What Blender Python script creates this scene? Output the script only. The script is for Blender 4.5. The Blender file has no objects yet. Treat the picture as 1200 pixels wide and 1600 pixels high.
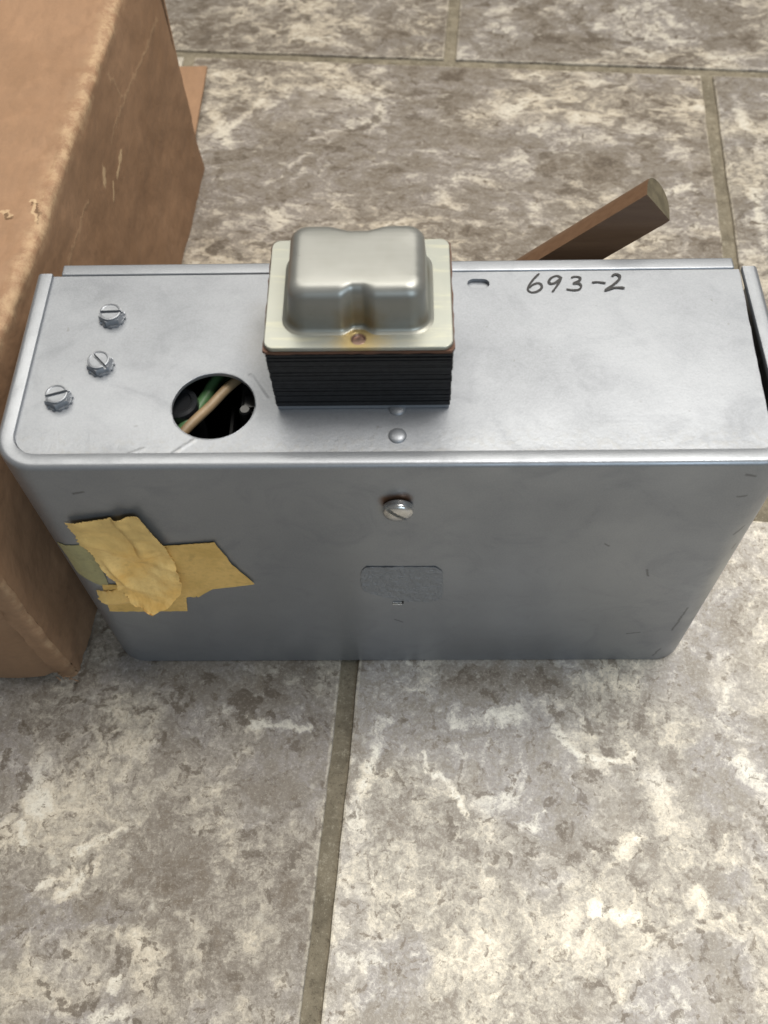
import bpy, bmesh, math, random
import numpy as np
from mathutils import Vector, Matrix, noise as mnoise

S = 0.34            # metres per unit: the metal box is 1 unit wide
scene = bpy.context.scene
COL = scene.collection
random.seed(7); rng = np.random.default_rng(7)

# ------------------------------------------------------------------ camera
def setup_camera():
    f, yaw, pit, roll, cx, cy, cz = 1521.683, -0.0375027, 1.0308688, -0.0385839, 0.0086345, -0.6560706, 1.6053256
    cyw, syw, cp, sp = math.cos(yaw), math.sin(yaw), math.cos(pit), math.sin(pit)
    fw = Vector((syw*cp, cyw*cp, -sp)); rt = Vector((cyw, -syw, 0)); up = rt.cross(fw)
    c, s = math.cos(roll), math.sin(roll)
    r2 = c*rt + s*up; u2 = -s*rt + c*up
    M = Matrix((r2, u2, -fw)).transposed().to_4x4()
    M.translation = Vector((cx, cy, cz))*S
    cam = bpy.data.cameras.new("camera"); o = bpy.data.objects.new("camera", cam); COL.objects.link(o)
    o.matrix_world = M
    cam.sensor_fit = 'AUTO'; cam.sensor_width = 36.0; cam.lens = f/1600*36
    cam.clip_start = 0.01; cam.clip_end = 100
    cam.dof.use_dof = True; cam.dof.focus_distance = 0.50; cam.dof.aperture_fstop = 11.0
    scene.camera = o
setup_camera()
scene.render.resolution_x, scene.render.resolution_y = 768, 1024

# ------------------------------------------------------------------ light
world = bpy.data.worlds.new("World"); scene.world = world; world.use_nodes = True
bg = world.node_tree.nodes["Background"]
bg.inputs[0].default_value = (1.0, 0.96, 0.90, 1); bg.inputs[1].default_value = 0.16
def area(name, loc, target, sx, sy, watts, col):
    l = bpy.data.lights.new(name, 'AREA'); l.shape = 'RECTANGLE'; l.size = sx; l.size_y = sy; l.energy = watts; l.color = col
    o = bpy.data.objects.new(name, l); COL.objects.link(o); o.location = loc
    o.rotation_euler = (Vector(target)-Vector(loc)).to_track_quat('-Z', 'Y').to_euler()
    return o
area("ceiling_bounce_fill", (0.10, 1.30, 2.35), (0.10, 1.2, 0), 3.0, 1.8, 66, (1.0, 0.945, 0.850))  # added lamp standing in for ceiling bounce, set where the top panel reflects it
area("ceiling_light", (0.58, 0.24, 2.1), (0.08, 0.08, 0), 0.7, 0.6, 33, (1.0, 0.955, 0.895))
area("window_light", (0.9, -1.9, 1.35), (0.0, 0.0, 0.1), 1.3, 1.0, 19, (0.70, 0.86, 1.0))
scene.view_settings.view_transform = 'Standard'; scene.view_settings.look = 'None'
scene.view_settings.exposure = 0.0; scene.view_settings.gamma = 1.0
scene.cycles.max_bounces = 8

# measured outlines and marks, in units of the metal box's width
DATA = {'screws':[[-0.3835,0.2525],[-0.3865,0.1698],[-0.4319,0.1143]],'hole':[[-0.2867,0.0983],[-0.1776,0.0972],[-0.2358,0.1509],[-0.2284,0.0459]],'rivets':[[0.0027,0.0912],[0.0026,0.0486]],'slot':[[0.1004,0.3056],[0.1294,0.3051]],'ink':[[[0.1998,0.3216],[0.19,0.3091],[0.1829,0.2966],[0.1824,0.2897],[0.1863,0.2864],[0.1935,0.2874],[0.2005,0.2936],[0.2006,0.3005],[0.1957,0.3034],[0.1882,0.2993],[0.1838,0.2939]],[[0.2293,0.3127],[0.2235,0.3164],[0.216,0.3129],[0.2117,0.3059],[0.214,0.3017],[0.2203,0.3036],[0.227,0.3099],[0.2294,0.3141],[0.2255,0.3043],[0.2194,0.2933],[0.2148,0.2865]],[[0.2426,0.3125],[0.249,0.3144],[0.2549,0.3123],[0.2534,0.3067],[0.2458,0.3021],[0.2528,0.3012],[0.2549,0.2956],[0.2507,0.2901],[0.2425,0.2894],[0.2345,0.2912]],[[0.2704,0.3028],[0.2786,0.3036],[0.289,0.3015]],[[0.2987,0.3144],[0.3048,0.3177],[0.3095,0.3143],[0.3077,0.3073],[0.2984,0.2977],[0.2871,0.2882],[0.2977,0.2922],[0.306,0.2929],[0.314,0.2919]]],'crease':[[[-0.2517,0.0442],[-0.276,0.0241]],[[-0.3132,0.0312],[-0.329,0.0246]],[[-0.1878,0.1466],[-0.1649,0.1098]]],'lever':[[0.3412,0.696],[0.3777,0.6485],[0.3013,0.5801],[0.2,0.5779],[0.174,0.5783],[0.3301,0.7164]],'fscrew':[0.0026,0.5258],'label':[[-0.0507,0.3511],[-0.0422,0.357],[0.0568,0.3559],[0.0665,0.3418],[0.0697,0.2723],[0.0638,0.2411],[0.0283,0.2346],[0.0035,0.244],[-0.0209,0.2622],[-0.0401,0.2735],[-0.0526,0.278],[-0.0549,0.3164]],'tab':[-0.0005,0.2372],'marks':[[[0.4606,0.4411],[0.469,0.4568]],[[0.473,0.3917],[0.4742,0.4029]],[[0.4356,0.5423],[0.4461,0.5453]],[[0.431,0.5931],[0.4429,0.5901]],[[-0.4106,0.5609],[-0.3975,0.5638]],[[-0.0041,0.1732],[0.0061,0.1633]],[[0.3616,0.3424],[0.3687,0.322]],[[0.3781,0.1138],[0.3981,0.1188]],[[0.4404,0.0204],[0.4462,0.0486]],[[0.288,0.4198],[0.2934,0.4143]],[[0.4489,0.126],[0.4539,0.2116]]],'tape':{'a':[[[-0.4796,0.4174],[-0.4745,0.3847],[-0.4744,0.3311],[-0.4588,0.3175]],[[-0.438,0.4285],[-0.4297,0.387],[-0.4308,0.331],[-0.4342,0.293]]],'d':[[[-0.4423,0.306],[-0.4557,0.2119]],[[-0.3186,0.2982],[-0.3322,0.2128]]],'c':[[[-0.3224,0.4253],[-0.3304,0.3702],[-0.3373,0.3196],[-0.3409,0.2745]],[[-0.2518,0.4354],[-0.2378,0.3711],[-0.2131,0.3077],[-0.3017,0.2741]]],'b':[[[-0.4402,0.4953],[-0.4344,0.4412],[-0.4276,0.3946],[-0.4328,0.3413],[-0.4421,0.2778],[-0.4375,0.2577]],[[-0.339,0.5172],[-0.3289,0.4682],[-0.3192,0.4234],[-0.3328,0.3503],[-0.3479,0.2877],[-0.3937,0.2414]]],'e':[[[-0.374,0.5028],[-0.3825,0.4459],[-0.3837,0.4055]],[[-0.339,0.5172],[-0.3289,0.4682],[-0.3196,0.4215]]]},'cside':[[[1.186,0.4493],[1.061,0.4601],0.003],[[1.061,0.4601],[0.9113,0.4759],0.003],[[0.9113,0.4759],[0.7883,0.4706],0.002],[[0.7254,0.4645],[0.7152,0.4489],0.006],[[0.8173,0.4232],[0.7753,0.413],0.004],[[0.746,0.4128],[0.7279,0.398],0.004],[[0.6259,0.4829],[0.4815,0.483],0.003],[[0.8688,0.5512],[0.9007,0.4836],0.003]],'ctop':[[[-0.5846,0.4761],[-0.5742,0.4664],0.004],[[-0.5486,0.4996],[-0.5379,0.497],0.003],[[-0.5379,0.497],[-0.5374,0.4586],0.003],[[-0.4805,0.4203],[-0.5583,0.4124],0.001]],'feat':[['w',18,-0.6033,-0.1893,-0.5883,-0.2578],['w',8,-0.6118,-0.2834,-0.6058,-0.3136],['w',5,-0.5162,-0.3234,-0.4492,-0.2885],['w',6,-0.5731,-0.3769,-0.5215,-0.3528],['w',7,-0.5378,-0.3873,-0.4861,-0.3508],['c',9,-0.4265,-0.4464,-0.403,-0.4599],['c',9,-0.403,-0.4599,-0.3649,-0.4661],['w',6,-0.4297,-0.5242,-0.4224,-0.5086],['w',9,-0.4479,-0.5616,-0.4114,-0.5514],['g',48,-0.1642,-0.1791,-0.2136,-0.2426],['b',6,-0.4817,-0.1381,-0.4793,-0.1392],['b',5,-0.3893,-0.1625,-0.387,-0.1636],['b',8,-0.278,-0.098,-0.2664,-0.106],['b',6,-0.3217,-0.2652,-0.3195,-0.2662],['b',8,-0.2609,-0.367,-0.2588,-0.368],['b',14,-0.1742,-0.3859,-0.1721,-0.3869],['w',7,-0.2534,-0.1038,-0.2159,-0.1241],['w',7,-0.2159,-0.1241,-0.156,-0.1242],['b',26,-0.3603,-0.0493,-0.2254,-0.0614],['g',16,-0.3801,-0.343,-0.325,-0.3814],['g',16,-0.6001,-0.4192,-0.4211,-0.4143],['b',9,-0.6101,-0.4192,-0.6079,-0.4201],['w',5,0.041,-0.1643,0.047,-0.188],['w',5,0.047,-0.188,0.0803,-0.2093],['w',5,0.0803,-0.2093,0.1048,-0.2592],['w',13,0.105,-0.1091,0.201,-0.1026],['w',8,0.2663,-0.1252,0.2944,-0.169],['w',8,0.2944,-0.169,0.3455,-0.1863],['w',8,0.3455,-0.1863,0.3901,-0.167],['c',22,0.4172,-0.2013,0.4424,-0.2786],['b',10,0.4542,-0.1639,0.4586,-0.1768],['g',26,0.5106,-0.1748,0.5148,-0.2431],['b',8,0.4828,-0.2171,0.4847,-0.2182],['b',8,0.53,0.0311,0.5406,0.0069],['c',20,0.5618,0.0008,0.5542,-0.0752],['w',16,0.557,-0.1802,0.6003,-0.2276],['g',25,0.512,-0.3758,0.5138,-0.3768],['b',16,0.4726,-0.3134,0.5062,-0.2936],['b',9,0.3997,-0.33,0.4015,-0.331],['w',12,0.3552,-0.3232,0.383,-0.3035],['b',18,0.0854,-0.0355,0.2736,-0.0408],['g',28,0.2501,-0.1904,0.2532,-0.2532],['w',12,-0.0256,-0.1133,-0.0485,-0.2007],['w',12,-0.0485,-0.2007,-0.0641,-0.2835],['g',34,-0.0095,-0.5333,0.0146,-0.4813],['w',9,0.2014,-0.2836,0.2172,-0.2785],['b',7,0.0287,-0.2886,0.0307,-0.2896],['c',12,0.4505,-0.3899,0.4687,-0.3992],['b',16,0.4968,-0.5148,0.4829,-0.5403],['w',8,0.3007,-0.4087,0.367,-0.4269],['b',12,0.1505,-0.0683,0.1948,-0.0626],['w',9,-0.458,1.4038,-0.3465,1.5389],['w',7,-0.3102,1.2366,-0.2139,1.3388],['c',15,-0.2083,1.3961,-0.1288,1.4213],['b',7,-0.2093,1.4205,-0.206,1.418],['b',11,-0.1208,1.4211,-0.0808,1.4374],['w',15,0.2843,1.4867,0.3619,1.5485],['w',13,0.3129,1.1433,0.3242,1.0938],['w',14,-0.2961,1.1368,-0.2714,1.1041],['g',40,0.2209,1.3537,0.3802,1.3742],['b',14,0.1182,1.6543,0.1835,1.6048],['b',10,-0.2435,1.4607,-0.1626,1.4714],['g',26,-0.0638,1.3595,-0.0005,1.3111],['b',10,0.2862,1.3882,0.3145,1.3399],['w',8,0.637,1.1854,0.6931,1.2065],['b',10,-0.4444,1.3435,-0.4269,1.2388],['w',10,-0.4744,1.4908,-0.4145,1.3667],['b',8,0.4696,1.92,0.5348,1.7874],['b',8,0.5348,1.7874,0.6185,1.7711],['b',8,0.8784,1.8442,0.8813,1.8413],['c',16,0.3023,1.9246,0.3117,1.7932],['c',14,-0.2778,1.8085,-0.1028,1.7615],['g',20,-0.0339,1.7738,0.1219,1.7981],['b',9,0.2733,1.7241,0.2765,1.7213],['w',12,0.8662,1.5369,0.8675,1.4122],['g',18,0.6461,1.5939,0.7569,1.5652],['w',10,0.8474,1.1815,0.837,1.0125]]}

D = 0.3258; H = 0.6192; PZ = H-0.006; RC = 0.055

# ------------------------------------------------------------------ helpers
def mesh_data(name, verts, faces, mats=(), smooth=False, fmat=None):
    me = bpy.data.meshes.new(name)
    me.from_pydata([tuple(float(c)*S for c in v) for v in verts], [], [tuple(f) for f in faces])
    for m in mats: me.materials.append(m)
    if fmat is not None:
        me.polygons.foreach_set('material_index', np.asarray(fmat, dtype=np.int32))
    me.polygons.foreach_set('use_smooth', np.full(len(me.polygons), smooth, dtype=bool))
    bm = bmesh.new(); bm.from_mesh(me)
    bmesh.ops.recalc_face_normals(bm, faces=bm.faces)
    bm.to_mesh(me); bm.free(); me.update()
    return me
def link(name, me, parent=None, loc=(0, 0, 0)):
    o = bpy.data.objects.new(name, me); COL.objects.link(o)
    o.location = Vector(loc)*S
    if parent: o.parent = parent
    return o
def obj(name, geo, mats, parent=None, loc=(0, 0, 0), smooth=False, sharp=None):
    if not isinstance(mats, (list, tuple)): mats = [mats]
    v, f = geo[0], geo[1]; fm = geo[2] if len(geo) > 2 else None
    me = mesh_data(name, v, f, mats, smooth, fm)
    if smooth and sharp: me.set_sharp_from_angle(angle=math.radians(sharp))
    return link(name, me, parent, loc)
def joing(*gs):
    V, F, M = [], [], []
    for g in gs:
        b = len(V); V += list(g[0]); F += [tuple(i+b for i in f) for f in g[1]]
        M += list(g[2]) if len(g) > 2 else [0]*len(g[1])
    return V, F, M
def setm(g, k): return g[0], g[1], [k]*len(g[1])
def xf(g, loc=(0, 0, 0), rot=None, sc=1.0):
    out = []
    for v in g[0]:
        w = Vector(v)*sc
        if rot is not None: w = rot @ w
        out.append(tuple(w+Vector(loc)))
    return (out,)+tuple(g[1:])
def prism(poly, z0, z1, inset_top=None):
    n = len(poly); t = inset_top or poly
    V = [(x, y, z0) for x, y in poly]+[(x, y, z1) for x, y in t]
    F = [tuple(range(n-1, -1, -1)), tuple(range(n, 2*n))]+[(i, (i+1) % n, n+(i+1) % n, n+i) for i in range(n)]
    return V, F
def box(x0, x1, y0, y1, z0, z1, bev=0.0):
    if bev <= 0: return prism([(x0, y0), (x1, y0), (x1, y1), (x0, y1)], z0, z1)
    bm = bmesh.new()
    bmesh.ops.create_cube(bm, size=1.0)
    for v in bm.verts:
        v.co = Vector(((x0+x1)/2+v.co.x*(x1-x0), (y0+y1)/2+v.co.y*(y1-y0), (z0+z1)/2+v.co.z*(z1-z0)))
    bmesh.ops.bevel(bm, geom=bm.edges[:], offset=bev, segments=3, profile=0.6, affect='EDGES')
    bm.verts.index_update()
    g = [tuple(v.co) for v in bm.verts], [tuple(v.index for v in f.verts) for f in bm.faces]
    bm.free(); return g
def lathe(prof, n=32):
    V, F = [], []
    for r, z in prof:
        for k in range(n): V.append((r*math.cos(2*math.pi*k/n), r*math.sin(2*math.pi*k/n), z))
    m = len(prof)
    for i in range(m-1):
        for k in range(n):
            F.append((i*n+k, i*n+(k+1) % n, (i+1)*n+(k+1) % n, (i+1)*n+k))
    F.append(tuple(range(n-1, -1, -1))); F.append(tuple((m-1)*n+k for k in range(n)))
    return V, F
def tube(pts, r, n=12):
    pts = [Vector(p) for p in pts]; V, F = [], []
    up = Vector((0, 0, 1))
    for i, p in enumerate(pts):
        t = (pts[min(i+1, len(pts)-1)]-pts[max(i-1, 0)]).normalized()
        a = t.cross(up).normalized(); b = a.cross(t)
        for k in range(n):
            q = 2*math.pi*k/n; V.append(tuple(p+r*(math.cos(q)*a+math.sin(q)*b)))
    for i in range(len(pts)-1):
        for k in range(n): F.append((i*n+k, i*n+(k+1) % n, (i+1)*n+(k+1) % n, (i+1)*n+k))
    F.append(tuple(range(n))); F.append(tuple((len(pts)-1)*n+k for k in range(n)))
    return V, F
def spline(pts, n):
    """Catmull-Rom through pts"""
    P = [np.array(p, float) for p in pts]; P = [2*P[0]-P[1]]+P+[2*P[-1]-P[-2]]; out = []
    segs = len(P)-3
    for t in np.linspace(0, segs-1e-6, n):
        i = int(t); u = t-i; a, b, c, d = P[i:i+4]
        out.append(.5*((2*b)+(-a+c)*u+(2*a-5*b+4*c-d)*u*u+(-a+3*b-3*c+d)*u**3))
    return out
def rrect(x0, x1, y0, y1, r, n=6):
    P = []
    for cx, cy, a0 in ((x1-r, y0+r, -90), (x1-r, y1-r, 0), (x0+r, y1-r, 90), (x0+r, y0+r, 180)):
        for k in range(n+1):
            a = math.radians(a0+90*k/n); P.append((cx+r*math.cos(a), cy+r*math.sin(a)))
    return P
def clip_half(poly, nx, ny, d):
    """keep nx*x+ny*y >= d"""
    out = []
    for i in range(len(poly)):
        a, b = poly[i], poly[(i+1) % len(poly)]
        da, db = nx*a[0]+ny*a[1]-d, nx*b[0]+ny*b[1]-d
        if da >= 0: out.append(a)
        if da*db < 0:
            t = da/(da-db); out.append((a[0]+t*(b[0]-a[0]), a[1]+t*(b[1]-a[1])))
    return out
def sheet(name, loops, z_top, thick, mats, parent, bevel=0.0006):
    """flat plate with holes, from 2-D loops (first outer, rest holes)"""
    cu = bpy.data.curves.new('tmp', 'CURVE'); cu.dimensions = '2D'; cu.fill_mode = 'BOTH'
    cu.extrude = (thick/2-bevel)*S; cu.bevel_depth = bevel*S; cu.bevel_resolution = 1; cu.offset = -bevel*S*0
    for lp in loops:
        sp = cu.splines.new('POLY'); sp.points.add(len(lp)-1); sp.use_cyclic_u = True
        for p, (x, y) in zip(sp.points, lp): p.co = (x*S, y*S, 0, 1)
    o = bpy.data.objects.new('tmp', cu); COL.objects.link(o)
    dg = bpy.context.evaluated_depsgraph_get()
    me = bpy.data.meshes.new_from_object(o.evaluated_get(dg))
    bpy.data.objects.remove(o); bpy.data.curves.remove(cu)
    me.name = name; me.transform(Matrix.Translation((0, 0, (z_top-thick/2)*S)))
    me.materials.clear()
    for m in mats: me.materials.append(m)
    return link(name, me, parent)
def root(name, loc, label, cat):
    o = bpy.data.objects.new(name, None); COL.objects.link(o); o.location = Vector(loc)*S
    o.empty_display_size = 0.05; o['label'] = label; o['category'] = cat
    return o
def fbm(p, o=4): return mnoise.fractal(Vector(p), 0.8, 2.1, o)

# ------------------------------------------------------------------ node helpers
class NT:
    def __init__(s, name):
        s.mat = bpy.data.materials.new(name); s.mat.use_nodes = True; s.t = s.mat.node_tree
        s.bsdf = s.t.nodes['Principled BSDF']
    def n(s, typ, **kw):
        nd = s.t.nodes.new(typ)
        for k, v in kw.items(): setattr(nd, k, v)
        return nd
    def put(s, sock, v):
        if hasattr(v, 'is_linked') or isinstance(v, bpy.types.NodeSocket): s.t.links.new(v, sock)
        elif isinstance(v, (tuple, list)) and len(v) == 3 and sock.type == 'RGBA': sock.default_value = (*v, 1)
        else: sock.default_value = v
    def math(s, op, a, b=0.0, c=0.0, clamp=False):
        nd = s.n('ShaderNodeMath', operation=op, use_clamp=clamp)
        s.put(nd.inputs[0], a); s.put(nd.inputs[1], b); s.put(nd.inputs[2], c); return nd.outputs[0]
    def vm(s, op, a, b=(0, 0, 0), scale=None):
        nd = s.n('ShaderNodeVectorMath', operation=op); s.put(nd.inputs[0], a); s.put(nd.inputs[1], b)
        if scale is not None: s.put(nd.inputs['Scale'], scale)
        return nd.outputs['Value'] if op in ('LENGTH', 'DOT_PRODUCT', 'DISTANCE') else nd.outputs[0]
    def coords(s, kind='Object', k=1/S):
        tc = s.n('ShaderNodeTexCoord'); return s.vm('SCALE', tc.outputs[kind], scale=k)
    def wpos(s):
        g = s.n('ShaderNodeNewGeometry'); return s.vm('SCALE', g.outputs['Position'], scale=1/S)
    def noise(s, vec, scale, detail=4, rough=.55, dist=0.0, col=False):
        nd = s.n('ShaderNodeTexNoise'); s.put(nd.inputs['Vector'], vec)
        nd.inputs['Scale'].default_value = scale; nd.inputs['Detail'].default_value = detail
        nd.inputs['Roughness'].default_value = rough; nd.inputs['Distortion'].default_value = dist
        return nd.outputs['Color' if col else 'Fac']
    def mr(s, v, a, b, c=0.0, d=1.0, smooth=True):
        nd = s.n('ShaderNodeMapRange', interpolation_type='SMOOTHSTEP' if smooth else 'LINEAR'); s.put(nd.inputs[0], v)
        for i, q in enumerate((a, b, c, d)): s.put(nd.inputs[i+1], q)
        return nd.outputs[0]
    def mix(s, fac, a, b, mode='MIX'):
        nd = s.n('ShaderNodeMix', data_type='RGBA', blend_type=mode)
        s.put(nd.inputs['Factor'], fac); s.put(nd.inputs['A'], a) if False else None
        s.put(nd.inputs[6], a); s.put(nd.inputs[7], b); return nd.outputs[2]
    def mapping(s, vec, loc=(0, 0, 0), rot=(0, 0, 0), sc=(1, 1, 1), typ='POINT'):
        nd = s.n('ShaderNodeMapping', vector_type=typ); s.put(nd.inputs['Vector'], vec)
        nd.inputs['Location'].default_value = loc; nd.inputs['Rotation'].default_value = rot; nd.inputs['Scale'].default_value = sc
        return nd.outputs[0]
    def bump(s, h, strength, dist, prev=None):
        nd = s.n('ShaderNodeBump'); s.put(nd.inputs['Height'], h)
        nd.inputs['Strength'].default_value = strength; nd.inputs['Distance'].default_value = dist
        if prev is not None: s.put(nd.inputs['Normal'], prev)
        return nd.outputs[0]
    def seg(s, vec, a, b, plane='xy'):
        """distance from vec to segment a-b in a coordinate plane"""
        (ax, ay), (bx, by) = a, b
        L = math.hypot(bx-ax, by-ay)/2; ang = math.atan2(by-ay, bx-ax); mx, my = (ax+bx)/2, (ay+by)/2
        if plane == 'xz':
            sw = s.n('ShaderNodeSeparateXYZ'); s.put(sw.inputs[0], vec)
            cb = s.n('ShaderNodeCombineXYZ'); s.put(cb.inputs[0], sw.outputs[0]); s.put(cb.inputs[1], sw.outputs[2]); vec = cb.outputs[0]
        elif plane == 'yz':
            sw = s.n('ShaderNodeSeparateXYZ'); s.put(sw.inputs[0], vec)
            cb = s.n('ShaderNodeCombineXYZ'); s.put(cb.inputs[0], sw.outputs[1]); s.put(cb.inputs[1], sw.outputs[2]); vec = cb.outputs[0]
        q = s.mapping(vec, (mx, my, 0), (0, 0, ang), (1, 1, 1e5), 'TEXTURE')
        q = s.vm('ABSOLUTE', q); q = s.vm('SUBTRACT', q, (L, 0, 0)); q = s.vm('MAXIMUM', q, (0, 0, 0))
        return s.vm('LENGTH', q)
    def out(s, **kw):
        for k, v in kw.items(): s.put(s.bsdf.inputs[k.replace('_', ' ')], v)
        return s.mat

# ------------------------------------------------------------------ materials
def silver(name, base=(.50, .51, .52), rough=.40, extra=None, metal=.70):
    m = NT(name); P = m.coords()
    a = m.noise(P, 5, 5, .6); b = m.noise(P, 60, 3, .6); g = m.noise(P, 420, 2, .6)
    col = m.mix(m.mr(a, .35, .7), base, tuple(c*.86 for c in base))
    col = m.mix(m.math('MULTIPLY', m.mr(b, .62, .72), .25), col, tuple(c*.72 for c in base))
    col = m.mix(m.mr(g, .35, .65, 0, .22), col, tuple(min(1, c*1.3) for c in base))
    r = m.mr(a, .3, .7, rough-.05, rough+.06)
    nb = m.bump(g, .10, .0005)
    nb = m.bump(b, .06, .0010, nb)
    sm = m.noise(m.vm('ADD', P, (3, 3, 3)), 11, 6, .7, 1.2); col = m.mix(m.mr(sm, .50, .72, 0, .30), col, tuple(c*.70 for c in base)); r = m.math('ADD', r, m.mr(sm, .45, .7, 0, .08))
    if extra: col, r, nb = extra(m, P, col, r, nb)
    return m.out(Base_Color=col, Metallic=metal, Roughness=r, Normal=nb)
def shell_extra(m, P, col, r, nb):
    Pw = m.vm('ADD', P, m.vm('SCALE', m.vm('SUBTRACT', m.noise(P, 90, 2, .5, col=True), (.5, .5, .5)), scale=.006))
    for a, b in DATA['marks']:
        d = m.seg(Pw, a, b, 'xz')
        col = m.mix(m.mr(d, .0003, .0032, .6, 0), col, (.05, .05, .055))
    # rust halo round the front screw
    c = DATA['fscrew']; d = m.seg(Pw, (c[0]-.010, c[1]+.012), (c[0]+.004, c[1]+.016), 'xz')
    col = m.mix(m.mr(d, .007, .020, .9, 0), col, (.13, .055, .018))
    sx = m.n('ShaderNodeSeparateXYZ'); m.put(sx.inputs[0], P)
    return col, r, nb
def panel_extra(m, P, col, r, nb):
    sx = m.n('ShaderNodeSeparateXYZ'); m.put(sx.inputs[0], P)
    g = m.noise(P, 130, 3, .7)
    edge = m.mr(sx.outputs[1], .030, .075, 1, 0)
    col = m.mix(m.math('MULTIPLY', m.mr(g, .5, .62), m.math('MULTIPLY', edge, .35)), col, (.26, .26, .25))
    nb = m.bump(m.math('MULTIPLY', g, edge), .22, .0006, nb)
    h = None
    for a, b in DATA['crease']:
        d = m.mr(m.seg(P, a, b), .0, .0045, 1, 0); h = d if h is None else m.math('MAXIMUM', h, d)
    nb = m.bump(h, .22, .0008, nb)
    # grime beside the transformer
    d = m.seg(m.vm('ADD', P, m.vm('SCALE', m.noise(P, 25, 3, .6, col=True), scale=.04)), (-.15, .21), (-.145, .27))
    col = m.mix(m.mr(d, .0, .05, .35, 0), col, (.22, .21, .19))
    sp = m.noise(P, 55, 2, .4)
    col = m.mix(m.mr(sp, .75, .80, 0, .45), col, (.12, .11, .10))
    return col, r, nb
SP = (.281, .297, .321)
M_shell = silver('silver_paint_shell', SP, .36, shell_extra, .62)
M_panel = silver('silver_paint_panel', SP, .45, panel_extra, .62)
M_silver = silver('silver_paint', SP, .40, None, .62)
M_bright = silver('bright_screw', (.58, .585, .58), .26, metal=.9)

def rough_extra(m, P, col, r, nb):
    g = m.noise(P, 130, 4, .75); w = m.noise(P, 45, 3, .6)
    col = m.mix(m.mr(g, .64, .74, 0, .3), col, (.45, .45, .47)); col = m.mix(m.mr(g, .28, .36, .25, 0), col, (.15, .15, .16))
    nb = m.bump(g, .9, .0018, nb); nb = m.bump(w, .4, .003, nb)
    return col, r, nb
M_rough = silver('silver_paint_over_sticker', SP, .33, rough_extra, .45)
def can_mat():
    m = NT('brushed_zinc'); P = m.coords()
    st = m.mapping(P, sc=(6, 90, 40)); a = m.noise(st, 2.2, 4, .6); b = m.noise(P, 9, 4, .6); c = m.noise(P, 160, 3, .6)
    col = m.mix(m.mr(b, .35, .68), (.28, .285, .27), (.245, .25, .232))
    col = m.mix(m.mr(a, .4, .7, 0, .14), col, (.36, .36, .34))
    Pw = m.vm('ADD', P, m.vm('SCALE', m.vm('SUBTRACT', m.noise(P, 40, 3, .6, col=True), (.5, .5, .5)), scale=.03))
    d = m.vm('DISTANCE', Pw, (-.042, .118, .742)); col = m.mix(m.mr(d, .006, .040, .75, 0), col, (.22, .16, .065))
    for x, y in ((-.124, .118), (.040, .114), (-.124, .2), (.04, .2)):
        d = m.vm('DISTANCE', Pw, (x, y, .735)); col = m.mix(m.mr(d, .004, .026, .5, 0), col, (.20, .14, .07))
    col = m.mix(m.mr(c, .70, .76, 0, .7), col, (.12, .10, .08))
    sx = m.n('ShaderNodeSeparateXYZ'); m.put(sx.inputs[0], P)
    col = m.mix(m.mr(sx.outputs[2], .7345, .7405, .75, 0), col, (.325, .332, .295))
    return m.out(Base_Color=col, Metallic=.65, Roughness=m.mr(a, .3, .7, .36, .44), Normal=m.bump(a, .035, .0005))
M_can = can_mat()
def plate_mat():
    m = NT('yellowed_zinc_plate'); P = m.coords()
    st = m.mapping(P, sc=(8, 60, 40)); a = m.noise(st, 2, 4, .6); b = m.noise(P, 12, 4, .6)
    col = m.mix(m.mr(b, .35, .7), (.325, .335, .300), (.295, .310, .28)); col = m.mix(m.mr(a, .5, .75, 0, .4), col, (.50, .48, .34))
    Pw = m.vm('ADD', P, m.vm('SCALE', m.vm('SUBTRACT', m.noise(P, 50, 3, .6, col=True), (.5, .5, .5)), scale=.03))
    d = m.vm('DISTANCE', Pw, (-.042, .108, .733)); col = m.mix(m.mr(d, .01, .05, .8, 0), col, (.42, .30, .10))
    return m.out(Base_Color=col, Metallic=.65, Roughness=.36)
M_plate = plate_mat()
def plain(name, c, rough=.5, metal=0.0, nscale=30, amt=.3, bump=.1):
    m = NT(name); P = m.coords(); a = m.noise(P, nscale, 4, .6)
    col = m.mix(m.mr(a, .3, .7), c, tuple(x*(1-amt) for x in c))
    return m.out(Base_Color=col, Roughness=rough, Metallic=metal, Normal=m.bump(a, bump, .001))
M_lam = plain('black_core_steel', (.014, .015, .017), .55, .2, 120, .5, .3)
M_insul = plain('brown_fibre_sheet', (.12, .05, .025), .6)
M_eyelet = plain('coppery_eyelet', (.30, .20, .16), .35, .7, 80, .5)
M_dark = plain('dark_interior', (.012, .012, .012), .6)
M_gloss = plain('black_plastic', (.018, .019, .021), .22, 0, 10, .2, .02)
M_green = plain('green_wire_sleeve', (.085, .19, .075), .45)
M_tan = plain('tan_wire_sleeve', (.27, .185, .10), .5)
M_ink = plain('marker_ink', (.012, .012, .014), .5, 0, 160, .3)
M_rust = plain('rusty_washer', (.16, .075, .03), .7, .3, 60, .5)

def lever_mat():
    m = NT('brown_lever'); P = m.coords()
    st = m.mapping(P, rot=(0, math.radians(42), 0), sc=(4, 60, 60)); a = m.noise(st, 2, 5, .6); b = m.noise(P, 20, 3, .5)
    col = m.mix(m.mr(a, .35, .7), (.135, .075, .040), (.112, .060, .031)); col = m.mix(m.mr(b, .5, .75, 0, .5), col, (.12, .066, .036))
    return m.out(Base_Color=col, Roughness=.42, Normal=m.bump(a, .15, .001))
M_lever = lever_mat()
M_leverend = plain('pale_lever_end', (.17, .145, .095), .5, .3, 50, .4)  # paler and greyer than the rest of the lever

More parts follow.
